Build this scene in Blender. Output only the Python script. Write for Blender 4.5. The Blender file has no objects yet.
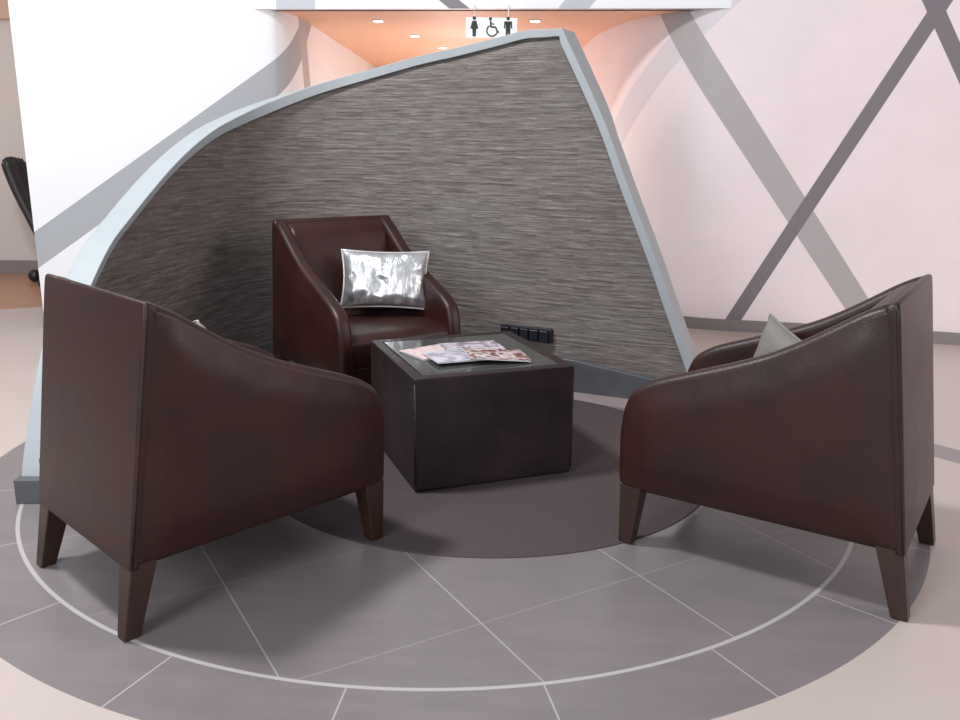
import bpy, bmesh, math, random, mathutils
from mathutils import Vector, Matrix, noise
random.seed(7)
C = bpy.context.scene.collection
PI = math.pi

# ------------------------------------------------------------------ materials
def mat(name, col=(.5,.5,.5), rough=.5, metal=0., spec=.5, coat=0., coat_r=.1, emit=None, es=0.):
    m = bpy.data.materials.new(name); m.use_nodes = True
    b = m.node_tree.nodes['Principled BSDF']
    b.inputs['Base Color'].default_value = (*col, 1)
    b.inputs['Roughness'].default_value = rough
    b.inputs['Metallic'].default_value = metal
    b.inputs['Specular IOR Level'].default_value = spec
    b.inputs['Coat Weight'].default_value = coat
    b.inputs['Coat Roughness'].default_value = coat_r
    if emit:
        b.inputs['Emission Color'].default_value = (*emit, 1)
        b.inputs['Emission Strength'].default_value = es
    return m

class NT:
    """small helper for node building"""
    def __init__(s, m):
        s.m = m; s.t = m.node_tree; s.b = s.t.nodes['Principled BSDF']
    def n(s, typ, **kw):
        o = s.t.nodes.new(typ)
        for k, v in kw.items():
            if k.startswith('i_'):
                key = k[2:]
                key = int(key) if key.isdigit() else key.replace('_', ' ')
                o.inputs[key].default_value = v
            else: setattr(o, k, v)
        return o
    def l(s, a, b): s.t.links.new(a, b)
    def math(s, op, a, b=None, c=None, clamp=False):
        o = s.t.nodes.new('ShaderNodeMath'); o.operation = op; o.use_clamp = clamp
        for i, v in enumerate((a, b, c)):
            if v is None: continue
            if isinstance(v, (int, float)): o.inputs[i].default_value = v
            else: s.l(v, o.inputs[i])
        return o.outputs[0]
    def mix(s, f, a, b, mode='MIX'):
        o = s.t.nodes.new('ShaderNodeMix'); o.data_type = 'RGBA'; o.blend_type = mode
        for k, v in ((0, f), (6, a), (7, b)):
            if isinstance(v, (int, float)): o.inputs[k].default_value = v
            elif isinstance(v, tuple): o.inputs[k].default_value = (*v, 1) if len(v) == 3 else v
            else: s.l(v, o.inputs[k])
        return o.outputs[2]
    def ramp(s, f, stops):
        o = s.t.nodes.new('ShaderNodeValToRGB'); e = o.color_ramp.elements
        while len(e) < len(stops): e.new(.5)
        for q, (p, c) in zip(e, stops): q.position = p; q.color = (*c, 1)
        s.l(f, o.inputs[0]); return o.outputs[0]
    def noise(s, vec, scale, detail=3, rough=.5, dist=0.):
        o = s.n('ShaderNodeTexNoise'); o.inputs['Scale'].default_value = scale
        o.inputs['Detail'].default_value = detail; o.inputs['Roughness'].default_value = rough
        o.inputs['Distortion'].default_value = dist
        if vec is not None: s.l(vec, o.inputs['Vector'])
        return o.outputs[0]
    def mapping(s, vec, scale=(1,1,1), loc=(0,0,0), rot=(0,0,0)):
        o = s.n('ShaderNodeMapping'); o.inputs['Scale'].default_value = scale
        o.inputs['Location'].default_value = loc; o.inputs['Rotation'].default_value = rot
        s.l(vec, o.inputs[0]); return o.outputs[0]
    def bump(s, h, strength=.3, dist=.01):
        o = s.n('ShaderNodeBump'); o.inputs['Strength'].default_value = strength
        o.inputs['Distance'].default_value = dist
        s.l(h, o.inputs['Height']); s.l(o.outputs[0], s.b.inputs['Normal'])
    def coord(s, kind='Object'):
        return s.n('ShaderNodeTexCoord').outputs[kind]

def leather(name, c1, c2, rough=.38, bump=.12, scale=1.):
    m = mat(name, c1, rough, spec=.40); q = NT(m); co = q.coord('Object')
    n1 = q.noise(co, 5*scale, 4, .55)
    q.l(q.mix(q.math('MULTIPLY_ADD', n1, 2.4, -.7, True), c1, c2), q.b.inputs['Base Color'])
    v = q.n('ShaderNodeTexVoronoi'); v.inputs['Scale'].default_value = 260
    q.l(co, v.inputs['Vector'])
    n2 = q.noise(co, 14, 3)
    q.bump(q.math('ADD', q.math('MULTIPLY', v.outputs['Distance'], .35), n2), bump, .01)
    q.l(q.math('MULTIPLY_ADD', n1, .16, rough-.08), q.b.inputs['Roughness'])
    return m

M = {}
M['leather'] = leather('brown_leather', (.0200,.0050,.0036), (.033,.0080,.0056), .42)
M['leather_piping'] = leather('piping_leather', (.016,.008,.007), (.026,.012,.010), .42)
M['table_leather'] = leather('table_leather', (.014,.009,.009), (.034,.019,.019), .42, .15, .9)
M['wood_leg'] = mat('stained_wood_leg', (.03,.014,.011), .38)
q = NT(M['wood_leg']); co = q.mapping(q.coord(), (30,30,3))
q.l(q.mix(q.noise(co, 2, 4, .6), (.020,.008,.006), (.046,.018,.012)), q.b.inputs['Base Color'])
M['frame_grey'] = mat('pale_grey_border_paint', (.47,.51,.54), .5)
q = NT(M['frame_grey']); q.l(q.mix(q.noise(q.coord(), 9, 4), (.31,.34,.355), (.36,.385,.40)), q.b.inputs['Base Color'])
M['plinth'] = mat('slate_plinth', (.13,.155,.18), .35)
q = NT(M['plinth']); q.l(q.mix(q.noise(q.coord(), 14, 4), (.074,.078,.085), (.112,.117,.126)), q.b.inputs['Base Color'])
M['dark_trim'] = mat('grey_skirting', (.23,.20,.20), .45)
M['glass'] = mat('dark_glass_top', (.062,.062,.058), .09, spec=.6)
M['black'] = mat('black_plastic', (.012,.012,.018), .35)
M['black_soft'] = mat('dark_ribbed_hide', (.03,.026,.028), .45)
M['white_panel'] = mat('white_sign_panel', (.92,.95,.95), .4)
M['picto'] = mat('dark_pictogram', (.02,.025,.025), .5)
M['steel'] = mat('brushed_rod', (.6,.6,.6), .3, 1.)
M['lamp'] = mat('downlight_lens', (1,1,1), .4, emit=(1,.9,.72), es=9)
M['lamp_rim'] = mat('downlight_rim', (.85,.8,.75), .4)
M['pages'] = mat('magazine_pages', (.78,.76,.78), .6)

# satin
m = M['satin'] = mat('silver_satin', (.8,.8,.8), .30, .80); q = NT(m); co = q.coord()
n = q.noise(q.mapping(co, (26,8,9)), 1., 5, .6, .8)
q.l(q.mix(n, (.60,.59,.58), (.84,.86,.88)), q.b.inputs['Base Color']); q.bump(n, .55, .012)
M['satin_edge'] = mat('silver_piping', (.62,.58,.55), .35, .5)
m = M['linen'] = mat('taupe_cushion_cloth', (.30,.28,.26), .7); q = NT(m); co = q.coord()
n = q.noise(co, 240, 2); q.l(q.mix(n, (.16,.148,.135), (.24,.222,.20)), q.b.inputs['Base Color']); q.bump(n, .3, .003)
M['linen_edge'] = mat('taupe_piping', (.22,.20,.185), .6)

# stone cladding : thin ledges, UV in metres
m = M['stone'] = mat('split_slate_cladding', (.2,.18,.17), .62, spec=.4); q = NT(m)
uv = q.coord('UV')
sep = q.n('ShaderNodeSeparateXYZ'); q.l(uv, sep.inputs[0])
br = q.n('ShaderNodeTexBrick'); br.offset = .37; br.offset_frequency = 2; br.squash = 1.
for k, v in (('Scale', 1.), ('Mortar Size', .0008), ('Brick Width', .22), ('Row Height', .0125), ('Bias', 0.), ('Mortar Smooth', .6)):
    br.inputs[k].default_value = v
br.inputs['Color1'].default_value = (0,0,0,1); br.inputs['Color2'].default_value = (1,1,1,1); br.inputs['Mortar'].default_value = (.35,.35,.35,1)
wob = q.noise(uv, 3.0, 2); cmb = q.n('ShaderNodeCombineXYZ')
q.l(sep.outputs[0], cmb.inputs[0]); q.l(q.math('MULTIPLY_ADD', wob, .012, sep.outputs[1]), cmb.inputs[1])
q.l(cmb.outputs[0], br.inputs['Vector'])
st = q.noise(q.mapping(uv, (6.5,66,1)), 1., 5, .72)
big = q.noise(q.mapping(uv, (1.6,4,1)), 1., 3)
f = q.math('ADD', q.math('MULTIPLY', br.outputs['Color'], .16), q.math('MULTIPLY_ADD', st, 1.25, -.22))
col = q.ramp(f, [(.18,(.080,.066,.060)), (.42,(.150,.130,.122)), (.60,(.212,.187,.178)), (.85,(.36,.328,.318))])
col = q.mix(q.math('MULTIPLY_ADD', big, 1.6, -.45, True), col, q.mix(1., col, (.98,.90,.82), 'MULTIPLY'))
q.l(col, q.b.inputs['Base Color'])
q.bump(q.math('ADD', br.outputs['Color'], st), .65, .012)

# plaster walls with painted bands, UV in metres
def stripes_mat(name, base, stripes, blotch=.06, rough=.55):
    m = mat(name, base, rough); q = NT(m); uv = q.coord('UV')
    sep = q.n('ShaderNodeSeparateXYZ'); q.l(uv, sep.inputs[0]); S, Z = sep.outputs[0], sep.outputs[1]
    bl = q.noise(uv, 2.2, 5, .6)
    col = q.mix(bl, tuple(c*(1-blotch) for c in base), tuple(min(1, c*(1+blotch)) for c in base))
    for (p0, p1, h0, h1, c, a) in stripes:
        dx, dz = p1[0]-p0[0], p1[1]-p0[1]; L = math.hypot(dx, dz); dx /= L; dz /= L
        # signed distance across and distance along the band
        d = q.math('ADD', q.math('MULTIPLY', S, -dz), q.math('MULTIPLY_ADD', Z, dx, p0[0]*dz - p0[1]*dx))
        t = q.math('ADD', q.math('MULTIPLY', S, dx/L), q.math('MULTIPLY_ADD', Z, dz/L, -(p0[0]*dx + p0[1]*dz)/L))
        w = q.math('MULTIPLY_ADD', t, h1-h0, h0)
        k = q.math('MULTIPLY', q.math('SUBTRACT', w, q.math('ABSOLUTE', d)), 250., clamp=True)
        col = q.mix(q.math('MULTIPLY', k, a), col, c)
    q.l(col, q.b.inputs['Base Color'])
    q.bump(q.noise(uv, 30, 3), .04, .01)
    return m
G1, G2, GD = (.46,.45,.46), (.50,.51,.54), (.19,.165,.18)
WALLC = (.80,.78,.79)
M['wall_right'] = stripes_mat('plaster_right_banded', (.81,.705,.715), [
    ((4.08,2.22), (4.95,1.50), .075, .13, (.57,.555,.585), .6),
    ((4.38,2.18), (2.985,.265), .108, .085, (.41,.375,.375), 1.),
    ((2.75,2.25), (2.50,1.80), .052, .050, GD, 1.),
    ((2.73,2.13), (3.78,.125), .050, .052, GD, 1.)], .09)
M['wall_left'] = stripes_mat('plaster_left_banded', (.83,.84,.86), [
    ((.01,.56), (2.05,2.00), .105, .11, (.38,.395,.42), 1.),
    ((2.19,2.15), (2.30,1.70), .11, .13, (.44,.42,.44), 1.)], .03)
M['lintel'] = stripes_mat('plaster_lintel_banded', (.83,.84,.86), [
    ((.365,2.2), (.375,2.6), .145, .145, G2, 1.),
    ((1.565,2.195), (1.465,2.27), .045, .045, (.20,.18,.20), 1.),
    ((2.31,2.2), (2.375,2.28), .085, .085, G2, 1.)], .03)
M['wall_plain'] = mat('plaster_plain', (.62,.56,.53), .6)
M['corridor_end'] = mat('warm_corridor_plaster', (.80,.60,.44), .6)
M['ceil_orange'] = mat('apricot_ceiling', (.90,.53,.36), .6)  # one even apricot tone over the corridor ceiling
M['ceil_far'] = mat('tan_ceiling_paint', (.62,.40,.30), .6)

# ------------------------------------------------------------------ floor material (object coords = world metres)
CX, CY, R_RING, R_DISC = -.15, 3.573, 1.6538, 1.8976
GA, TS, A0, B0 = -1.0395, .5843, .5577, 2.5007        # joint direction, tile size, offsets
m = M['floor'] = mat('tiled_floor', (.5,.5,.5), .3, spec=.45); q = NT(m); co = q.coord()
sep = q.n('ShaderNodeSeparateXYZ'); q.l(co, sep.inputs[0]); X, Y = sep.outputs[0], sep.outputs[1]
dx = q.math('SUBTRACT', X, CX); dy = q.math('SUBTRACT', Y, CY)
rad = q.math('SQRT', q.math('ADD', q.math('MULTIPLY', dx, dx), q.math('MULTIPLY', dy, dy)))
def gridline(expr, size, off, hw):      # 1 on the joint
    v = q.math('DIVIDE', q.math('SUBTRACT', expr, off), size)
    fr = q.math('ABSOLUTE', q.math('SUBTRACT', q.math('FRACT', q.math('ADD', v, .5)), .5))
    return q.math('MULTIPLY', q.math('SUBTRACT', hw/size, fr), 400*size, clamp=True)
sa, ca = math.sin(GA), math.cos(GA)
na = q.math('ADD', q.math('MULTIPLY', X, -sa), q.math('MULTIPLY', Y, ca))
sb, cb = math.sin(GA+PI/2), math.cos(GA+PI/2)
nb = q.math('ADD', q.math('MULTIPLY', X, -sb), q.math('MULTIPLY', Y, cb))
jg = q.math('MAXIMUM', gridline(na, TS, A0, .0032), q.math('MULTIPLY', gridline(nb, TS, B0, .0028), .55))
ang = q.math('ARCTAN2', dy, dx)
# radial joints in the outer band
ANG0, DANG = -1.9815, .3035
jr_v = q.math('DIVIDE', q.math('SUBTRACT', ang, ANG0), DANG)
jr_f = q.math('ABSOLUTE', q.math('SUBTRACT', q.math('FRACT', q.math('ADD', jr_v, .5)), .5))
jr = q.math('MULTIPLY', q.math('SUBTRACT', .003/DANG/1.77, jr_f), 600., clamp=True)
inring = q.math('LESS_THAN', rad, R_RING); indisc = q.math('LESS_THAN', rad, R_DISC)
ringl = q.math('MULTIPLY', q.math('SUBTRACT', .0078, q.math('ABSOLUTE', q.math('SUBTRACT', rad, R_RING))), 400., clamp=True)
n1 = q.noise(co, 2.6, 5, .6); n2 = q.noise(q.mapping(co, (3,14,1), rot=(0,0,.5)), 1., 4, .6)
grey = q.mix(q.math('MULTIPLY_ADD', q.math('ADD', n1, n2), .9, -.4, True), (.168,.145,.148), (.232,.202,.204))
joint = q.mix(1., (.55,.52,.50), (.55,.52,.50))
gj = q.mix(q.math('MULTIPLY', q.math('MULTIPLY', jg, inring), .75), grey, (.46,.43,.42))
gj = q.mix(q.math('MULTIPLY', q.math('MULTIPLY', jr, q.math('SUBTRACT', 1., inring)), .7), gj, (.46,.43,.42))
gj = q.mix(ringl, gj, (.43,.40,.39))
cream = q.mix(n1, (.465,.388,.352), (.535,.452,.415))
cj = q.math('MAXIMUM', gridline(q.math('MULTIPLY_ADD', Y, .21, q.math('MULTIPLY', X, .978)), .62, -.73, .0025), gridline(q.math('MULTIPLY_ADD', Y, .978, q.math('MULTIPLY', X, -.21)), .62, .10, .0025))
cream = q.mix(q.math('MULTIPLY', cj, .35), cream, (.42,.36,.33))
# dark inlaid band on the right
bd = q.math('ABSOLUTE', q.math('ADD', q.math('MULTIPLY', q.math('SUBTRACT', X, 2.105), .75), q.math('MULTIPLY', q.math('SUBTRACT', Y, 3.69), .66)))
bdm = q.math('MULTIPLY', q.math('MULTIPLY', q.math('SUBTRACT', .092, bd), 300., clamp=True), q.math('GREATER_THAN', X, 1.4))
cream = q.mix(bdm, cream, (.24,.21,.215))
# timber floor of the far room
tw = q.math('ADD', q.math('MULTIPLY', q.math('SUBTRACT', X, -3.63), -.5), q.math('MULTIPLY', q.math('SUBTRACT', Y, 6.75), .866))
twm = q.math('MULTIPLY', q.math('GREATER_THAN', tw, 0.), q.math('LESS_THAN', X, -2.6))
wood = q.mix(q.noise(q.mapping(co, (2,20,1)), 1., 4), (.36,.17,.09), (.50,.27,.16))
cream = q.mix(twm, cream, wood)
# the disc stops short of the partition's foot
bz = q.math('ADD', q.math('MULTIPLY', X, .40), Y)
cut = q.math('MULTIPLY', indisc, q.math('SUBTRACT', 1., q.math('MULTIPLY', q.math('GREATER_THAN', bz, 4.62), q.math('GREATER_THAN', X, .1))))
cream = q.mix(q.math('MULTIPLY', indisc, q.math('SUBTRACT', 1., cut)), cream, (.33,.265,.265))  # cream wedge beside the partition, its shade painted in as grey-pink
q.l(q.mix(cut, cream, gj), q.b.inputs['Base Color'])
q.l(q.math('MULTIPLY_ADD', n1, .2, .22), q.b.inputs['Roughness'])

m = M['rug'] = mat('ribbed_brown_rug', (.1,.08,.08), .9, spec=.15); q = NT(m); co = q.coord()
w = q.n('ShaderNodeTexWave'); w.inputs['Scale'].default_value = 26; w.inputs['Distortion'].default_value = .6; w.wave_type = 'RINGS'; w.rings_direction = 'Z'
q.l(co, w.inputs['Vector'])
q.l(q.mix(q.math('MULTIPLY', q.math('ADD', w.outputs[1], q.noise(co, 120, 2)), .5), (.062,.046,.048), (.105,.081,.083)), q.b.inputs['Base Color'])
q.bump(w.outputs[1], .25, .004)

def cover_mat(name, stops, scale, seed, rough=.28):
    m = mat(name, (.7,.7,.7), rough, spec=.6); q = NT(m)
    co = q.mapping(q.coord(), (1,1,1), loc=(seed*3.1, seed*1.7, 0))
    q.l(q.ramp(q.noise(co, scale, 3, .5, .4), stops), q.b.inputs['Base Color'])
    return m
M['cover_pink'] = cover_mat('cover_pink', [(.30,(.75,.70,.72)), (.45,(.72,.46,.44)), (.55,(.80,.72,.72)), (.68,(.34,.16,.16))], 13, 1)
M['cover_white'] = cover_mat('cover_lavender_white', [(.2,(.62,.60,.66)), (.5,(.66,.63,.68)), (.60,(.36,.32,.40)), (.72,(.62,.50,.54))], 14, 2)
M['cover_brown'] = cover_mat('cover_brown_photo', [(.34,(.07,.025,.03)), (.45,(.30,.15,.11)), (.52,(.72,.64,.66)), (.62,(.20,.05,.06))], 19, 3)
M['cover_grey'] = cover_mat('cover_grey', [(.34,(.22,.20,.25)), (.48,(.62,.58,.64)), (.6,(.30,.22,.26))], 16, 4)

# ------------------------------------------------------------------ mesh helpers
def obj(name, bm, m, parent=None, smooth=False, bevel=0., seg=3, angle=35):
    me = bpy.data.meshes.new(name)
    bmesh.ops.recalc_face_normals(bm, faces=bm.faces) if not getattr(bm, 'norecalc', False) else None
    bm.to_mesh(me); bm.free()
    o = bpy.data.objects.new(name, me); C.objects.link(o)
    for mm in (m if isinstance(m, (list, tuple)) else [m]): me.materials.append(mm)
    if smooth or bevel:
        for p in me.polygons: p.use_smooth = True
    if bevel:
        b = o.modifiers.new('bevel', 'BEVEL'); b.width = bevel; b.segments = seg
        b.limit_method = 'ANGLE'; b.angle_limit = math.radians(angle); b.harden_normals = True
    if parent: o.parent = parent
    return o
def thing(name, label, cat, loc=(0,0,0), rz=0., group=None):
    o = bpy.data.objects.new(name, None); C.objects.link(o); o.empty_display_size = .1
    o.location = loc; o.rotation_euler = (0,0,rz); o['label'] = label; o['category'] = cat
    if group: o['group'] = group
    return o
def tag(o, label, cat, group=None):
    o['label'] = label; o['category'] = cat
    if group: o['group'] = group
    return o
def struct(o): o['kind'] = 'structure'; return o
def box(bm, x0, x1, y0, y1, z0, z1):
    v = [bm.verts.new((x,y,z)) for x in (x0,x1) for y in (y0,y1) for z in (z0,z1)]
    for f in ((0,1,3,2),(4,6,7,5),(0,4,5,1),(2,3,7,6),(0,2,6,4),(1,5,7,3)): bm.faces.new([v[i] for i in f])
    return v
def frustum(bm, r0, r1, z0, z1):   # r = (x0,x1,y0,y1)
    v = []
    for r, z in ((r0,z0),(r1,z1)):
        v += [bm.verts.new((r[0],r[2],z)), bm.verts.new((r[1],r[2],z)), bm.verts.new((r[1],r[3],z)), bm.verts.new((r[0],r[3],z))]
    bm.faces.new(v[3::-1]); bm.faces.new(v[4:])
    for i in range(4): bm.faces.new((v[i], v[(i+1)%4], v[4+(i+1)%4], v[4+i]))
def tube(bm, pts, r, n=8, cap=True):
    pts = [Vector(p) for p in pts]; rings = []; up = None
    for i, p in enumerate(pts):
        d = (pts[min(i+1,len(pts)-1)] - pts[max(i-1,0)]).normalized()
        if up is None: up = d.orthogonal().normalized()
        up = (up - d*up.dot(d)).normalized(); w = d.cross(up)
        rr = r[i] if isinstance(r, (list, tuple)) else r
        rings.append([bm.verts.new(p + rr*(math.cos(a)*up + math.sin(a)*w)) for a in (2*PI*k/n for k in range(n))])
    for a, b in zip(rings, rings[1:]):
        for k in range(n): bm.faces.new((a[k], a[(k+1)%n], b[(k+1)%n], b[k]))
    if cap: bm.faces.new(rings[0][::-1]); bm.faces.new(rings[-1])
def cyl(bm, c, r, z0, z1, n=24, r1=None):
    tube(bm, [(c[0],c[1],z0),(c[0],c[1],z1)], [r, r if r1 is None else r1], n)
def spline(pts, n=8, closed=False):
    pts = [Vector(p) for p in pts]; out = []
    N = len(pts)
    g = (lambda i: pts[i % N]) if closed else (lambda i: pts[i] if 0 <= i < N else (2*pts[0]-pts[1] if i < 0 else 2*pts[-1]-pts[-2]))
    for i in range(N if closed else N-1):
        a, b, c, d = g(i-1), g(i), g(i+1), g(i+2)
        for k in range(n):
            t = k/n
            out.append(.5*(2*b + (c-a)*t + (2*a-5*b+4*c-d)*t*t + (3*b-a-3*c+d)*t**3))
    if not closed: out.append(pts[-1].copy())
    return out
def inset2(poly, d):
    """inset a 2D ccw polygon by d with averaged normals"""
    n = len(poly); out = []
    for i in range(n):
        a, b, c = poly[i-1], poly[i], poly[(i+1)%n]
        e1 = (b-a).normalized(); e2 = (c-b).normalized()
        n1 = Vector((-e1.y, e1.x)); n2 = Vector((-e2.y, e2.x)); m_ = n1+n2
        if m_.length < 1e-6: m_ = n1.copy()
        m_.normalize(); k = max(.5, m_.dot(n1))
        out.append(b + m_*d/k)
    return out
def rounded_slab(bm, prof, x0, x1, r, seg=5, puff=0., warp=None, sides=(1,1)):
    """profile (y,z) ccw, extruded x0..x1 with rounded rims"""
    poly = [Vector(p) for p in prof]
    area = sum(poly[i-1].x*poly[i].y - poly[i].x*poly[i-1].y for i in range(len(poly)))
    if area < 0: poly.reverse()
    rings = []
    def ring(x, d):
        rings.append([(x, p.x, p.y) for p in (inset2(poly, d) if d > 0 else poly)])
    ins = [r*(1-math.sin(a)) for a in [PI/2*k/seg for k in range(seg+1)]]
    off = [r*(1-math.cos(a)) for a in [PI/2*k/seg for k in range(seg+1)]]
    for k in range(seg+1): ring(x0+off[k], ins[k])
    for k in range(seg, -1, -1): ring(x1-off[k], ins[k])
    mk = lambda c: bm.verts.new(warp(Vector(c)) if warp else c)
    V = [[mk(c) for c in R] for R in rings]
    n = len(poly)
    for a, b in zip(V, V[1:]):
        for i in range(n): bm.faces.new((a[i], a[(i+1)%n], b[(i+1)%n], b[i]))
    # caps: triangulated with inner points, softly padded outwards
    cap = [Vector((c[1], c[2])) for c in rings[0]]
    segs = [(cap[i], cap[(i+1)%n]) for i in range(n)]
    def dist(p):
        best = 9.
        for u, v in segs:
            e = v-u; t = max(0., min(1., (p-u).dot(e)/max(e.length_squared, 1e-9))); best = min(best, (p-u-e*t).length)
        return best
    def inside(p):
        w_ = False
        for u, v in segs:
            if (u.y > p.y) != (v.y > p.y) and p.x < (v.x-u.x)*(p.y-u.y)/(v.y-u.y)+u.x: w_ = not w_
        return w_
    st_ = .045; pts = []
    ya, yb = min(p.x for p in cap), max(p.x for p in cap); za, zb = min(p.y for p in cap), max(p.y for p in cap)
    if puff:
        for i in range(int((yb-ya)/st_)+1):
            for j in range(int((zb-za)/st_)+1):
                p = Vector((ya+(i+.5)*st_, za+(j+.5)*st_))
                if inside(p) and dist(p) > .022: pts.append(p)
    res = mathutils.geometry.delaunay_2d_cdt(cap+pts, [(i,(i+1)%n) for i in range(n)], [list(range(n))], 1, 1e-6)
    dd_ = {}
    for sgn, ringv, xx in ((-1, V[0], x0), (1, V[-1], x1)):
        vs = []
        for k, p in enumerate(res[0]):
            o_ = [i for i in res[3][k] if i < n]
            if o_: vs.append(ringv[o_[0]]); continue
            if k not in dd_: t = min(1., dist(p)/.12); dd_[k] = puff*(1-(1-t)**2.5)
            vs.append(mk((xx+sgn*dd_[k]*sides[0 if sgn < 0 else 1], p.x, p.y)))
        for f in res[2]:
            f = [vs[i] for i in f]
            if len(set(f)) == 3:
                try: bm.faces.new(f if sgn > 0 else f[::-1])
                except ValueError: pass
def rpoly(pts, r, n=5):
    """round every corner of a 2D polygon (pts: (x,y[,radius]))"""
    out = []; N = len(pts)
    for i in range(N):
        a, b, c = Vector(pts[i-1][:2]), Vector(pts[i][:2]), Vector(pts[(i+1)%N][:2])
        rr = pts[i][2] if len(pts[i]) > 2 else r
        u = a-b; v = c-b; d = min(rr, u.length*.45, v.length*.45)
        if d < 1e-4: out.append(b); continue
        p, s = b+u.normalized()*d, b+v.normalized()*d
        for k in range(n+1):
            t = k/n; out.append(p*(1-t)**2 + b*2*t*(1-t) + s*t*t)
    return out
def resample(poly, step):
    out = []
    for i in range(len(poly)):
        a, b = poly[i], poly[(i+1)%len(poly)]; n = max(1, int((b-a).length/step))
        out += [a.lerp(b, k/n) for k in range(n)]
    return out

# ------------------------------------------------------------------ curved walls from a plan line
def plan_curve(pts, n=10): return [Vector((p.x, p.y)) for p in spline([(x,y,0) for x, y in pts], n)]
def lengths(D):
    s = [0.]
    for a, b in zip(D, D[1:]): s.append(s[-1]+(b-a).length)
    return s
def normals(D):
    out = []
    for i in range(len(D)):
        d = (D[min(i+1,len(D)-1)] - D[max(i-1,0)]).normalized(); out.append(Vector((d.y, -d.x)))
    return out
def ribbon_wall(name, D, z0, z1, m, thick=.12, s0=0., side=1, parent=None):
    """plan line D is the seen face; thickness grows to 'side' of it; UV = metres along / up"""
    bm = bmesh.new(); uvl = bm.loops.layers.uv.new('UVMap'); s = lengths(D); N = normals(D)
    A = [[bm.verts.new((p.x,p.y,z)) for z in (z0,z1)] for p in D]
    B = [[bm.verts.new((p.x+side*nn.x*thick, p.y+side*nn.y*thick, z)) for z in (z0,z1)] for p, nn in zip(D, N)]
    def q(v, uvs):
        f = bm.faces.new(v)
        for lp, u in zip(f.loops, uvs): lp[uvl].uv = u
    for i in range(len(D)-1):
        u0, u1 = s[i]+s0, s[i+1]+s0
        q((A[i][0],A[i+1][0],A[i+1][1],A[i][1]), ((u0,z0),(u1,z0),(u1,z1),(u0,z1)))
        q((B[i][0],B[i][1],B[i+1][1],B[i+1][0]), ((u0,z0),(u0,z1),(u1,z1),(u1,z0)))
        for k in (0,1): q((A[i][k],B[i][k],B[i+1][k],A[i+1][k]), ((90,90),)*4)
    for i in (0,len(D)-1): q((A[i][0],A[i][1],B[i][1],B[i][0]), ((90,90),)*4)
    return obj(name, bm, m, parent)
def strip_along(bm, D, z0, z1, out, side):
    """skirting: a box section following D, standing 'out' in front of it"""
    N = normals(D); rows = []
    for p, nn in zip(D, N):
        f = p - side*nn*out
        rows.append([bm.verts.new((p.x,p.y,z0)), bm.verts.new((f.x,f.y,z0)), bm.verts.new((f.x,f.y,z1)), bm.verts.new((p.x,p.y,z1))])
    for a, b in zip(rows, rows[1:]):
        for k in range(4): bm.faces.new((a[k], a[(k+1)%4], b[(k+1)%4], b[k]))
    bm.faces.new(rows[0]); bm.faces.new(rows[-1][::-1])

ZC = 2.218          # underside of the corridor ceiling
ZT = 3.6            # top of the hall walls
# right wall (from right to left, then into the corridor)
Rp = [(5.5,5.2),(3.32,5.87),(2.4,6.12),(1.7,6.27),(1.42,6.42),(1.25,6.64),(1.1,7.0),(1.02,7.5),(.97,8.1),(.97,9),(.97,12)]
RD = plan_curve(Rp, 12)
pre = [Vector((8.6,3.4)), Vector((7.0,4.35))]
RDx = pre + RD; s_pre = lengths(RDx)[len(pre)]
struct(ribbon_wall('wall_right', RDx, 0, ZT, M['wall_right'], .12, -s_pre, side=1))
Lp = [(-3.1,6.05),(-2.4,6.31),(-1.66,6.6),(-1.48,6.73),(-1.41,7.0),(-1.40,7.4),(-1.4,8.0),(-1.4,12)]
LD = plan_curve(Lp, 12)
struct(ribbon_wall('wall_left', LD, 0, ZT, M['wall_left'], .12, 0., side=-1))
struct(ribbon_wall('wall_left_return', [Vector((-2.90,6.30)), Vector((-3.05,8.40))], 0, ZT, M['wall_plain'], .10, 0., side=-1))
struct(ribbon_wall('wall_lintel', [Vector((-1.70,6.614)), Vector((1.86,6.262))], ZC, ZT, M['lintel'], .12, 0., side=-1))
struct(ribbon_wall('wall_corridor_end', [Vector((-1.52,11.9)), Vector((1.09,11.9))], 0, ZC, M['corridor_end'], .12, 0., side=-1))
# the room beyond the left wall
struct(ribbon_wall('wall_far_left', [Vector((-9.,8.30)), Vector((-2.9,8.57))], 0, 2.35, M['wall_plain'], .12, 0., side=-1))
struct(ribbon_wall('wall_far_upper', [Vector((-9.,8.24)), Vector((-2.9,8.51))], 2.35, ZT, M['ceil_far'], .18, 0., side=-1))
bm = bmesh.new(); strip_along(bm, [Vector((-9.,8.295)), Vector((-2.9,8.565))], 0, .13, .02, -1)
struct(obj('baseboard_far', bm, M['dark_trim']))
bm = bmesh.new(); strip_along(bm, [p for p in RDx if p.y < 7.2], 0, .085, .012, 1)
struct(obj('baseboard_right', bm, M['dark_trim']))
# corridor ceiling
bm = bmesh.new()
ia = [p for p in LD if p.x > -1.64 and p.y >= 6.62 and p.y < 11.9]; ib = [p for p in RD if p.y >= 6.36 and p.x < 1.62 and p.y < 11.9]
ring_ = [Vector((-1.665,6.68))] + ia + [Vector((-1.4,11.9)), Vector((.97,11.9))] + ib[::-1] + [Vector((1.80,6.34))]
lo = [bm.verts.new((p.x,p.y,ZC)) for p in ring_]; hi = [bm.verts.new((p.x,p.y,ZC+.1)) for p in ring_]
bm.faces.new(lo[::-1]); bm.faces.new(hi)
for i in range(len(lo)): bm.faces.new((lo[i], lo[(i+1)%len(lo)], hi[(i+1)%len(lo)], hi[i]))
bmesh.ops.triangulate(bm, faces=[f for f in bm.faces if len(f.verts) > 4])
struct(obj('ceiling', bm, M['ceil_orange']))
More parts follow.
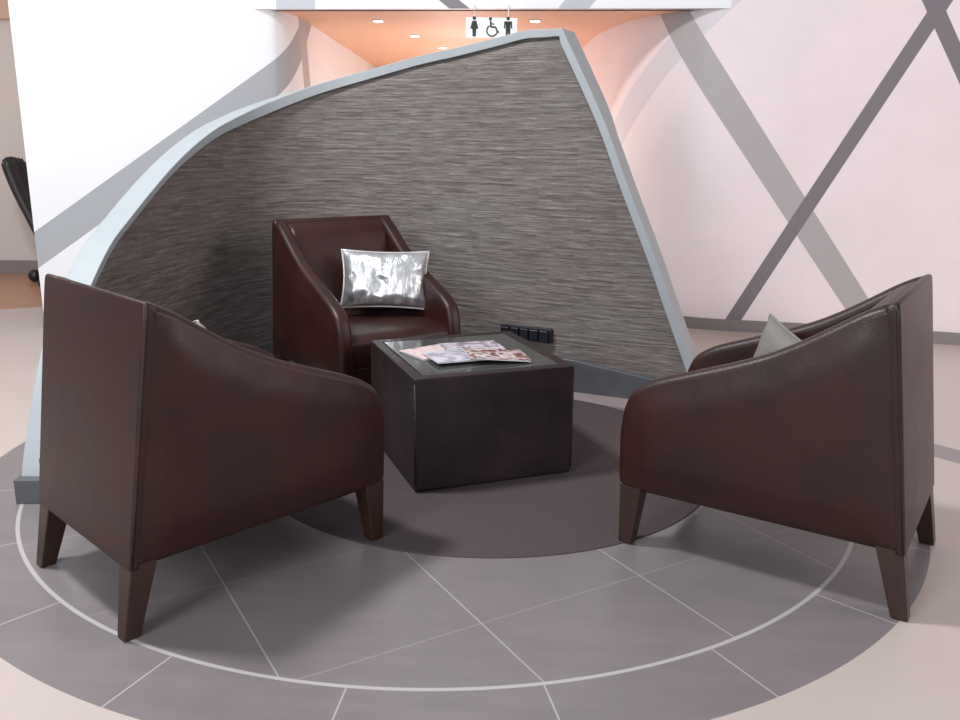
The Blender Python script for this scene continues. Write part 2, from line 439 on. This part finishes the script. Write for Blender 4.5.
# floor
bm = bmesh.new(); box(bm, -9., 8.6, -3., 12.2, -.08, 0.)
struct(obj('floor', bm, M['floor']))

# rug
RX, RY, RR = .027, 3.599, .970
bm = bmesh.new()
rr_ = [(RR,.0005),(RR,.003),(RR-.003,.005)]
rows = [[bm.verts.new((r*math.cos(2*PI*k/128), r*math.sin(2*PI*k/128), z)) for k in range(128)] for r, z in rr_]
for a, b in zip(rows, rows[1:]):
    for k in range(128): bm.faces.new((a[k], a[(k+1)%128], b[(k+1)%128], b[k]))
bm.faces.new(rows[-1]); bm.faces.new(rows[0][::-1])
o = obj('round_rug', bm, M['rug']); o.location = (RX,RY,0)
tag(o, 'round dark brown ribbed rug under the low table', 'rug')

# ------------------------------------------------------------------ leaf-shaped partition
PW = [(1.3,4.30),(.735,4.53),(.53,4.62),(0,4.89),(-.45,5.12),(-.85,5.2),(-1.2,5.0),(-1.45,4.5),(-1.57,3.9),(-1.615,3.4),(-1.60,3.05)]
PD = plan_curve(PW, 24); PS = lengths(PD); PN = normals(PD)
def on_plan(s, off):                    # point at arclength s, off metres behind the seen face
    if s <= 0:
        d = (PD[0]-PD[1]).normalized(); return PD[0] + d*(-s) + PN[0]*off
    for i in range(len(PS)-1):
        if s <= PS[i+1]:
            t = (s-PS[i])/(PS[i+1]-PS[i]); return PD[i].lerp(PD[i+1], t) + PN[i].lerp(PN[i+1], t).normalized()*off
    d = (PD[-1]-PD[-2]).normalized(); return PD[-1] + d*(s-PS[-1]) + PN[-1]*off
OUT = [(4.80,0),(4.755,.135),(4.605,.363),(4.45,.583),(4.335,.703),(4.11,.88),(3.92,.985),(3.69,1.106),(3.40,1.255),(3.16,1.370),(2.94,1.452),(2.681,1.546),(2.474,1.622),(2.315,1.672),(2.138,1.718),(1.892,1.774),(1.721,1.803),(1.625,1.816),(1.364,1.860),(1.24,1.884),(1.17,1.893)]
OUT = [(p.x,p.y) for p in spline([(a,b,0) for a,b in OUT], 5)] + [(1.09,1.893),(.985,1.893)]
RGT = [(.985,1.893),(.747,1.455),(.60,1.12),(.434,.752),(.33,.50),(.201,.193),(.135,0)]
OUT += [(p.x,p.y) for p in spline([(a,b,0) for a,b in RGT], 8)][1:]
def wdt(i):
    s = OUT[i][0]
    if s > 3.6: return .030
    if s > 2.8: return .030 + (3.6-s)/.8*.026
    return .056-(2.8-s)/1.6*.014 if s > 1.2 else .042
NO = len(OUT)
# make sure the offset goes inwards
cen = Vector((2.2,.6))
INN = []
for i in range(NO):
    a = Vector(OUT[max(i-1,0)]); b = Vector(OUT[min(i+1,NO-1)]); d = (b-a).normalized(); nn = Vector((-d.y, d.x))
    if nn.dot(cen-Vector(OUT[i])) < 0: nn = -nn
    if i == 0: nn = Vector((-1,0))
    if i == NO-1: nn = Vector((1,0))
    p = Vector(OUT[i]) + nn*wdt(i); INN.append((p.x, max(p.y, 0.)))
part = thing('partition_wall', 'curved leaf-shaped partition clad in thin grey-brown slate with a pale border', 'partition', (0,0,0))
TH = .125
def th(s): return .12 + .06*max(0., min(1., (1.7-s)/.8))
bm = bmesh.new()
def P3(s, z, off): p = on_plan(s, off); return bm.verts.new((p.x,p.y,z))
rows = [[P3(*OUT[i],0.), P3(*OUT[i],th(OUT[i][0])), P3(*INN[i],th(INN[i][0])), P3(*INN[i],0.)] for i in range(NO)]
for a, b in zip(rows, rows[1:]):
    for k in range(4): bm.faces.new((a[k], a[(k+1)%4], b[(k+1)%4], b[k]))
bm.faces.new(rows[0]); bm.faces.new(rows[-1][::-1])
obj('border_frame', bm, M['frame_grey'], part, bevel=.004, seg=2)
# stone panel : columns in s, from floor to the inner outline
def inner_z(s):
    best = 0.
    for (a, b) in zip(INN, INN[1:]):
        lo_, hi_ = sorted((a[0], b[0]))
        if lo_ <= s <= hi_ and hi_ > lo_:
            best = max(best, a[1] + (b[1]-a[1])*(s-a[0])/(b[0]-a[0]))
    return best
smin, smax = min(p[0] for p in INN)+.001, max(p[0] for p in INN)-.001
bm = bmesh.new(); uvl = bm.loops.layers.uv.new('UVMap'); NSC = 150; NZ = 24; F = []; Bk = []
for i in range(NSC+1):
    s = smin+(smax-smin)*i/NSC; zt = inner_z(s)+.012
    F.append([P3(s, zt*k/NZ, .018) for k in range(NZ+1)]); Bk.append([P3(s, zt*k/NZ, TH-.01) for k in range(NZ+1)])
def quv(v, uvs):
    f = bm.faces.new(v); f.smooth = True
    for lp, u in zip(f.loops, uvs): lp[uvl].uv = u
for i in range(NSC):
    for k in range(NZ):
        su = [smin+(smax-smin)*(i+d)/NSC for d in (0,1)]
        zz = lambda i_, k_: (inner_z(smin+(smax-smin)*i_/NSC)+.012)*k_/NZ
        u = ((su[0],zz(i,k)),(su[1],zz(i+1,k)),(su[1],zz(i+1,k+1)),(su[0],zz(i,k+1)))
        quv((F[i][k],F[i+1][k],F[i+1][k+1],F[i][k+1]), u)
        quv((Bk[i][k],Bk[i][k+1],Bk[i+1][k+1],Bk[i+1][k]), (u[0],u[3],u[2],u[1]))
    quv((F[i][NZ],F[i+1][NZ],Bk[i+1][NZ],Bk[i][NZ]), ((0,0),)*4)
    quv((F[i][0],Bk[i][0],Bk[i+1][0],F[i+1][0]), ((0,0),)*4)
for i in (0,NSC):
    for k in range(NZ): quv((F[i][k],F[i][k+1],Bk[i][k+1],Bk[i][k]), ((0,0),)*4)
obj('stone_cladding', bm, M['stone'], part)
# plinth along the foot of the seen face
bm = bmesh.new(); rows = []
for i in range(91):
    s = .17 + (4.81-.17)*i/90
    h = .178 if s > .85 else .178-.085*(.85-s)/.68
    rows.append([P3(s,0,.03), P3(s,0,-.022), P3(s,h-.004,-.022), P3(s,h,-.018), P3(s,h,.03)])
for a, b in zip(rows, rows[1:]):
    for k in range(5): bm.faces.new((a[k], a[(k+1)%5], b[(k+1)%5], b[k]))
bm.faces.new(rows[0]); bm.faces.new(rows[-1][::-1])
obj('plinth', bm, M['plinth'], part)
# plinth wrapping the free left end
bm = bmesh.new()
c4 = [on_plan(4.73,-.026), on_plan(4.815,-.026), on_plan(4.815,TH+.006), on_plan(4.73,TH+.006)]
for zz0, zz1 in ((0,.095),):
    v = [bm.verts.new((p.x,p.y,z)) for z in (zz0,zz1) for p in c4]
    bm.faces.new(v[3::-1]); bm.faces.new(v[4:])
    for i in range(4): bm.faces.new((v[i], v[(i+1)%4], v[4+(i+1)%4], v[4+i]))
obj('end_plinth', bm, M['plinth'], part, bevel=.003)

# socket strip on the stone, behind the table
sk = thing('wall_socket', 'row of black sockets on the slate cladding behind the low table', 'socket')
p0, p1 = on_plan(1.295,.0), on_plan(.985,.0)
sk.location = (p0.x, p0.y, .255); d = p1-p0; sk.rotation_euler = (0,0,math.atan2(d.y,d.x)); Lk = d.length
bm = bmesh.new(); box(bm, 0, Lk, -.012, .022, 0, .075); obj('back_plate', bm, M['black'], sk, bevel=.003)
for k in range(5):
    x0 = .008 + k*(Lk-.016)/5; x1 = x0+(Lk-.016)/5-.008
    bm = bmesh.new(); box(bm, x0, x1, -.032, -.011, .008, .067); obj('socket_module', bm, M['black'], sk, bevel=.005)

# ------------------------------------------------------------------ armchairs
PROF = [(.002,.2,.03),(.90,.2,.04),(.905,.40,.05),(.895,.485,.05),(.868,.548,.05),(.80,.592,.05),(.68,.638,.1),(.545,.688,.1),(.437,.735,.1),(.35,.785,.1),(.26,.845,.08),(.19,.893,.05),(.104,.938,.05)]
def flare(v):
    k = max(0., abs(v.x)-.285)/.05; t = max(0., v.z-.90)/.04
    return Vector((v.x*(1+.035*(v.z-.5)) - math.copysign(.004*min(t,1.)*k, v.x), v.y, v.z - .012*k*k*min(t,1.)))
def build_chair(label):
    t = thing('armchair', label, 'armchair', (0,0,0), 0, 'brown leather armchairs around the low table')
    prof = resample(rpoly(PROF, .05, 4), .035)
    for sx in (-1,1):
        bm = bmesh.new()
        a, b = (.258,.331) if sx > 0 else (-.331,-.258)
        rounded_slab(bm, prof, a, b, .027, 8, .02, flare, sides=(0 if sx > 0 else 1, 1 if sx > 0 else 0))
        obj('arm_panel', bm, M['leather'], t, smooth=True)
    # back panel leaning with the chair
    pb = resample(rpoly([(.0,.2,.01),(.030,.2,.01),(.130,.87,.03),(.140,.918,.02),(.101,.942,.03)], .02, 4), .04)
    bm = bmesh.new(); rounded_slab(bm, pb, -.3315, .3315, .009, 5, 0., flare); obj('back_panel', bm, M['leather'], t, smooth=True)
    # inner backrest cushion
    pi_ = resample(rpoly([(.085,.42,.01),(.37,.40,.02),(.365,.46,.05),(.240,.80,.1),(.205,.878,.04),(.132,.917,.02)], .04, 5), .035)
    bm = bmesh.new(); rounded_slab(bm, pi_, -.277, .277, .03, 5, 0.); 
    obj('backrest', bm, M['leather'], t, smooth=True)
    # seat cushion + front rail
    ps = resample(rpoly([(.22,.30,.01),(.880,.295,.02),(.888,.425,.05),(.84,.452,.05),(.60,.458,.1),(.22,.440,.02)], .04, 5), .04)
    bm = bmesh.new(); rounded_slab(bm, ps, -.274, .274, .022, 5, 0.); obj('seat_cushion', bm, M['leather'], t, smooth=True)
    bm = bmesh.new(); box(bm, -.262, .262, .10, .872, .202, .298); obj('seat_rail', bm, M['leather'], t, bevel=.012)
    # piping down the two rear corners and over the top
    for sx in (-1,1):
        pts = [flare(Vector((sx*.3285, .0065+.14*(z-.2), z))) for z in (.21,.4,.6,.8,.90,.93)]
        bm = bmesh.new(); tube(bm, pts, .0045, 8); obj('piping', bm, M['leather_piping'], t, smooth=True)
    for sx in (-1,1):
        for fr in (0,1):
            bm = bmesh.new()
            x0, x1 = (.250,.325); bx0, bx1 = (.276,.322)
            ty0, ty1, by0, by1 = ((.812,.890,.838,.886) if fr else (.008,.086,-.030,.018))
            z0 = .005 if fr else 0.
            lo_ = (bx0,bx1,by0,by1) if sx > 0 else (-bx1,-bx0,by0,by1); hi_ = (x0,x1,ty0,ty1) if sx > 0 else (-x1,-x0,ty0,ty1)
            frustum(bm, lo_, hi_, z0, .222); obj('leg', bm, M['wood_leg'], t, bevel=.004, seg=2)
    return t
def dup(root, label):
    r = root.copy(); C.objects.link(r); r['label'] = label
    for ch in list(root.children):
        c = ch.copy(); C.objects.link(c); c.parent = r
    return r
def place(o, x, y, fx, fy): o.location = (x,y,0); o.rotation_euler = (0,0,math.atan2(fy,fx)-PI/2)
ch_l = build_chair('brown leather armchair on the left, back to the viewer, facing the table')
ch_r = dup(ch_l, 'brown leather armchair on the right, side-on, with a taupe cushion inside')
ch_f = dup(ch_l, 'brown leather armchair against the slate partition, holding the shiny silver cushion')
place(ch_l, -1.1726, 2.351, .6933, .7206)
place(ch_r, 1.403, 2.5465, -.8363, .5482)
place(ch_f, -.856, 4.79, math.cos(math.radians(-57)), math.sin(math.radians(-57)))

# ------------------------------------------------------------------ cushions
def cushion_bm(w, h, t, seed, wr=.012, n=44):
    bm = bmesh.new(); G = {}
    for side in (1,-1):
        for i in range(n+1):
            for j in range(n+1):
                u, v = 2*i/n-1, 2*j/n-1
                edge = i in (0,n) or j in (0,n)
                if edge and side < 0: G[(side,i,j)] = G[(1,i,j)]; continue
                # corners pull out, sides draw in
                k = 1-.075*(1-u*u)*(v*v) ; kx = 1-.075*(1-v*v)*(u*u)
                x, z = u*w/2*kx, v*h/2*k
                f = max(0., (1-u**4)*(1-v**4))**.62
                y = side*t/2*f
                wv = noise.noise(Vector((u*2.3+seed, v*2.1, side*3.))) + .5*noise.noise(Vector((u*5.5, v*3.2+seed, side*2.)))
                fold = math.sin((u*7+v*2.2*math.sin(seed)+wv*2))*(1-abs(v))**.3
                y += side*f*(wr*wv + wr*.35*fold)
                low = max(0., -v-.25)/.75; y += side*f*wr*.75*low*math.sin(u*17+2.5*wv+seed)
                top_ = max(0., v-.55)/.45; y += side*f*wr*.5*top_*math.sin(u*13+2*wv)
                G[(side,i,j)] = bm.verts.new((x, y, z))
        for i in range(n):
            for j in range(n):
                a = [G[(side,i,j)],G[(side,i+1,j)],G[(side,i+1,j+1)],G[(side,i,j+1)]]
                bm.faces.new(a if side < 0 else a[::-1])
    return bm
def cushion(label, w, h, t, seed, mats, wr=.012):
    o = thing('cushion', label, 'cushion', group=None)
    obj('cushion_cover', cushion_bm(w, h, t, seed, wr), mats[0], o, smooth=True)
    rim = []
    for (u, v) in [(-1+2*k/16,-1) for k in range(16)]+[(1,-1+2*k/16) for k in range(16)]+[(1-2*k/16,1) for k in range(16)]+[(-1,1-2*k/16) for k in range(16)]:
        k_ = 1-.075*(1-u*u)*(v*v); kx = 1-.075*(1-v*v)*(u*u)
        rim.append((u*w/2*kx, 0, v*h/2*k_))
    rim.append(rim[0])
    bm = bmesh.new(); tube(bm, rim, .0045, 6, False); obj('edge_piping', bm, mats[1], o, smooth=True)
    return o
def pose(o, loc, yaw, tilt, roll=0.):
    # yaw: direction the face (-y) looks from; tilt leans the top back; roll turns in its own plane
    o.matrix_world = Matrix.Translation(loc) @ Matrix.Rotation(yaw,4,'Z') @ Matrix.Rotation(tilt,4,'X') @ Matrix.Rotation(roll,4,'Y')
def pose_corner(o, corner, local, yaw, tilt, roll):
    R = Matrix.Rotation(yaw,4,'Z') @ Matrix.Rotation(tilt,4,'X') @ Matrix.Rotation(roll,4,'Y')
    o.matrix_world = Matrix.Translation(Vector(corner) - R @ Vector(local)) @ R
cu_f = cushion('shiny silver satin cushion on the armchair against the partition', .45, .30, .15, 1.3, (M['satin'], M['satin_edge']), .014)
pose(cu_f, (-.494,4.43,.638), math.radians(3), math.radians(-17), math.radians(1))
cu_r = cushion('dull taupe cushion peeking over the arm of the right-hand armchair', .36, .265, .11, 4.1, (M['linen'], M['linen_edge']), .006)
pose_corner(cu_r, (.998,2.945,.772), (-.18,0,.1325), math.radians(-70), math.radians(-6), math.radians(15))
cu_l = cushion('pale cushion in the left-hand armchair, only its white corner showing above the arm', .40, .28, .12, 2.2, (M['satin'], M['satin_edge']), .01)
pose_corner(cu_l, (-.850,2.560,.806), (-.20,0,.14), math.radians(136), math.radians(-12), math.radians(13))

# ------------------------------------------------------------------ low table and magazines
TW, TD, TH_ = .675, .685, .466
tb = thing('low_table', 'low square dark brown leather-clad table with a glass top on the round rug', 'table', (-.247,3.150,.005), math.radians(20.9))
bm = bmesh.new(); box(bm, .012, TW-.012, .012, TD-.012, 0, .03); obj('base_plinth', bm, M['black'], tb, bevel=.004)
# hollow box shell with a rim, the glass sits in it
bm = bmesh.new(); e = .045; z0, z1, zi = .006, TH_-.005, TH_-.016
def rect(x0, x1, y0, y1, z): return [bm.verts.new(c) for c in ((x0,y0,z),(x1,y0,z),(x1,y1,z),(x0,y1,z))]
rs = [rect(.002,TW-.002,.002,TD-.002,z0), rect(0,TW,0,TD,z0+.15), rect(0,TW,0,TD,z1), rect(e,TW-e,e,TD-e,z1), rect(e,TW-e,e,TD-e,zi)]
for a, b in zip(rs, rs[1:]):
    for k in range(4): bm.faces.new((a[k], a[(k+1)%4], b[(k+1)%4], b[k]))
bm.faces.new(rs[0][::-1]); bm.faces.new(rs[-1])
obj('body', bm, M['table_leather'], tb, bevel=.009, seg=4)
bm = bmesh.new(); box(bm, e+.004, TW-e-.004, e+.004, TD-e-.004, zi, z1-.001); obj('glass_top', bm, M['glass'], tb, bevel=.002)
for x, y in ((.0,.0),(TW,.0)):
    bm = bmesh.new(); tube(bm, [(x+(.004 if x == 0 else -.004), y+.004, z) for z in (.03,.2,.44)], .005, 8); obj('corner_piping', bm, M['table_leather'], tb, smooth=True)

ZG = .005+TH_-.005-.001
def magazine(label, x, y, rz, cover, z, w=.195, h=.255, t=.0045, curl=.002, tilt=0.):
    o = thing('magazine', label, 'magazine', (x,y,z), rz, 'magazines on the low table')
    o.rotation_euler = (tilt, 0, rz)
    N = 14
    def sheet(bm, a, b, ins):
        top = []; bot = []
        for i in range(N+1):
            u = i/N; xx = -w/2+ins+(w-2*ins)*u
            lift = curl*(u**3) ; bow = .0025*math.sin(PI*u)
            for L_, zz in ((bot,a),(top,b)):
                L_.append([bm.verts.new((xx, yy, zz+lift*(1 if zz > 0.0005 else .0)+bow*(zz/t))) for yy in (-h/2+ins, h/2-ins)])
        for i in range(N):
            bm.faces.new((top[i][0],top[i+1][0],top[i+1][1],top[i][1])); bm.faces.new((bot[i][0],bot[i][1],bot[i+1][1],bot[i+1][0]))
            for k in (0,1): bm.faces.new((top[i][k],top[i+1][k],bot[i+1][k],bot[i][k]))
        for i in (0,N): bm.faces.new((top[i][0],top[i][1],bot[i][1],bot[i][0]))
    bm = bmesh.new(); sheet(bm, 0., t-.0008, .002); obj('pages', bm, M['pages'], o)
    bm = bmesh.new(); sheet(bm, t-.0007, t, 0.); obj('cover', bm, M[cover], o)
    return o
magazine('magazine with a pink and white cover at the left of the spread', -.185, 3.59, math.radians(-52), 'cover_pink', ZG+.0005)
magazine('grey-covered magazine at the back of the spread, half hidden', -.035, 3.65, math.radians(-72), 'cover_grey', ZG+.0056)
magazine('magazine with a pale lavender-white cover in the middle of the spread', -.09, 3.475, math.radians(-66), 'cover_white', ZG+.0118, tilt=-.02)
magazine('magazine with a brown and red photo cover at the right of the spread',   .065, 3.485, math.radians(-78), 'cover_brown', ZG+.0172, tilt=-.088)

# ------------------------------------------------------------------ hanging sign
sg = thing('hanging_sign', 'white toilet sign with three dark figures hanging in front of the corridor opening', 'sign', (.05,6.37,2.0))
SX0, SX1, SZ0, SZ1 = -.175, .177, .017, .149
bm = bmesh.new(); box(bm, SX0, SX1, -.008, .008, SZ0, SZ1); obj('sign_panel', bm, M['white_panel'], sg, bevel=.002)
for x in (-.118,.114):
    bm = bmesh.new(); tube(bm, [(x,0,SZ1-.002),(x,0,.226),(x,.035,.234),(x,.085,.234)], .0035, 8); obj('hanging_rod', bm, M['steel'], sg)
def flat(bm, pts, y0=-.0105, y1=-.0075):
    a = [bm.verts.new((x,y0,z)) for x, z in pts]; b = [bm.verts.new((x,y1,z)) for x, z in pts]
    bm.faces.new(a); bm.faces.new(b[::-1])
    for i in range(len(a)): bm.faces.new((a[i], b[i], b[(i+1)%len(a)], a[(i+1)%len(a)]))
def disc(bm, cx, cz, r, n=16): flat(bm, [(cx+r*math.cos(2*PI*k/n), cz+r*math.sin(2*PI*k/n)) for k in range(n)])
zc = .086
bm = bmesh.new(); cx = -.118      # figure in a dress
disc(bm, cx, zc+.058, .012)
flat(bm, [(cx-.014,zc+.042),(cx+.014,zc+.042),(cx+.027,zc-.005),(cx+.020,zc-.012),(cx-.020,zc-.012),(cx-.027,zc-.005)])
flat(bm, [(cx-.013,zc-.012),(cx+.013,zc-.012),(cx+.011,zc-.06),(cx-.011,zc-.06)])
obj('pictogram', bm, M['picto'], sg)
bm = bmesh.new(); cx = .114       # standing figure
disc(bm, cx, zc+.058, .012)
flat(bm, [(cx-.026,zc+.040),(cx+.026,zc+.040),(cx+.029,zc-.006),(cx+.020,zc-.006),(cx+.018,zc+.02),(cx-.018,zc+.02),(cx-.020,zc-.006),(cx-.029,zc-.006)])
flat(bm, [(cx-.016,zc+.022),(cx+.016,zc+.022),(cx+.015,zc-.06),(cx+.003,zc-.06),(cx,zc-.015),(cx-.003,zc-.06),(cx-.015,zc-.06)])
obj('pictogram', bm, M['picto'], sg)
bm = bmesh.new(); cx = 0.       # wheelchair user
disc(bm, cx-.008, zc+.055, .011)
def stroke(bm, pts, w):
    for a, b in zip(pts, pts[1:]):
        a, b = Vector(a), Vector(b); d = (b-a).normalized(); n_ = Vector((-d.y,d.x))*w/2
        flat(bm, [(a-n_)[:], (b-n_)[:], (b+n_)[:], (a+n_)[:]])
stroke(bm, [(cx-.007,zc+.042),(cx-.004,zc+.002),(cx+.028,zc+.002),(cx+.042,zc-.032),(cx+.052,zc-.029)], .011)
stroke(bm, [(cx-.006,zc+.024),(cx+.020,zc+.020)], .008)
arc = [(cx+.004+.036*math.cos(a), zc-.022+.036*math.sin(a)) for a in [math.radians(120+k*22) for k in range(11)]]
stroke(bm, arc, .009)
obj('pictogram', bm, M['picto'], sg)

# ------------------------------------------------------------------ corridor downlights
for x, y, lb in ((-.82,7.15,'nearest downlight left of the sign in the corridor ceiling'), (-.61,8.14,'second downlight from the front in the row running into the corridor'),
              (-.41,9.16,'third downlight from the front in the row running into the corridor'), (-.81,10.45,'farthest downlight deep in the corridor ceiling'), (.385,7.03,'downlight right of the sign in the corridor ceiling')):
    d = thing('downlight', lb, 'ceiling light', (x,y,ZC), 0, 'corridor downlights')
    bm = bmesh.new(); cyl(bm, (0,0), .048, -.008, .0, 24); obj('rim', bm, M['lamp_rim'], d)
    bm = bmesh.new(); cyl(bm, (0,0), .036, -.011, -.007, 24); obj('lens', bm, M['lamp'], d)

# ------------------------------------------------------------------ half-hidden chair in the far room
fc = thing('lounge_chair', 'dark ribbed high-backed chair half hidden beyond the white wall at far left', 'chair', (-3.84,8.02,0))
bm = bmesh.new()
ctr = spline([(-.42,0,1.13),(-.40,0,1.02),(-.35,0,.85),(-.26,0,.62),(-.18,0,.42),(-.12,0,.34)], 6)
hw = .13
for k in range(7):
    y = -hw + (k+.5)*2*hw/7
    tube(bm, [(p.x+.03*abs(k-3)/3, y, p.z-.02*abs(k-3)/3) for p in ctr], [.035 if i < 2 else .052-.016*i/len(ctr) for i in range(len(ctr))], 10)
obj('backrest', bm, M['black_soft'], fc, smooth=True)
bm = bmesh.new()
for k in range(6): tube(bm, [(-.13+k*.09,-hw,.36),(-.13+k*.09,hw,.36)], .055, 10)
obj('seat', bm, M['black_soft'], fc, smooth=True)
bm = bmesh.new(); cyl(bm, (.1,0), .035, .05, .33); obj('pedestal', bm, M['black'], fc, smooth=True)
for k in range(5):
    a = 2*PI*k/5+PI
    bm = bmesh.new(); tube(bm, [(.1,0,.085),(.1+.37*math.cos(a),.37*math.sin(a),.06)], [.03,.02], 8)
    ft = obj('base_arm', bm, M['black'], fc, smooth=True)
    bm = bmesh.new(); bmesh.ops.create_uvsphere(bm, u_segments=14, v_segments=10, radius=.058)
    for v in bm.verts: v.co += Vector((.1+.41*math.cos(a), .41*math.sin(a), .058))
    obj('castor', bm, M['black'], ft, smooth=True)

# ------------------------------------------------------------------ lights
def area(name, loc, target, size, energy, col, sy=None):
    l = bpy.data.lights.new(name, 'AREA'); l.energy = energy; l.color = col; l.size = size
    if sy: l.shape = 'RECTANGLE'; l.size_y = sy
    o = bpy.data.objects.new(name, l); C.objects.link(o); o.location = loc
    o.rotation_euler = (Vector(target)-Vector(loc)).to_track_quat('-Z','Y').to_euler(); return o
def point(name, loc, energy, col, r=.1):
    l = bpy.data.lights.new(name, 'POINT'); l.energy = energy; l.color = col; l.shadow_soft_size = r
    o = bpy.data.objects.new(name, l); C.objects.link(o); o.location = loc; return o
area('skylight', (-2.3,3.0,4.6), (-.9,3.2,0), .6, 225, (.95,.97,1.))
area('window_right', (6.0,1.8,2.5), (.6,4.0,.8), 3.0, 130, (1,.88,.86))
area('window_behind', (.2,-2.8,1.45), (0,3,1.2), 4.0, 50, (.90,.95,1.), 2.6)
area('window_left', (-3.2,-1.6,3.0), (-1.9,6.,1.6), 2.0, 175, (.93,.96,1.))
for x, y, e in ((-.25,7.9,22),(-.2,9.4,20),(-.2,10.9,18)):
    point('corridor_fill', (x,y,1.25), e, (1,.90,.85), .2)  # unseen fill lights, added to brighten the corridor walls and ceiling
point('far_room_lamp', (-5.6,7.2,2.0), 24, (1,.74,.55), .2)
w = bpy.data.worlds.new('World'); bpy.context.scene.world = w; w.use_nodes = True
bg = w.node_tree.nodes['Background']; bg.inputs[0].default_value = (.90,.94,1.,1); bg.inputs[1].default_value = .42

# ------------------------------------------------------------------ camera
cd = bpy.data.cameras.new('camera'); cam = bpy.data.objects.new('camera', cd); C.objects.link(cam)
pi_, ro = .2502, .0126
cp, sp, c, s = math.cos(pi_), math.sin(pi_), math.cos(ro), math.sin(ro)
fw = Vector((0,cp,-sp)); up = Vector((0,sp,cp)); rt = Vector((1,0,0))
r = c*rt + s*up; u = -s*rt + c*up
m4 = Matrix((( r.x,u.x,-fw.x,0),(r.y,u.y,-fw.y,0),(r.z,u.z,-fw.z,1.35),(0,0,0,1)))
cam.matrix_world = m4
cd.sensor_fit = 'HORIZONTAL'; cd.sensor_width = 36; cd.lens = 869.9/960*36; cd.clip_start = .05
sc = bpy.context.scene; sc.camera = cam
sc.view_settings.view_transform = 'Standard'; sc.view_settings.look = 'None'
sc.view_settings.exposure = 0.; sc.view_settings.gamma = 1.
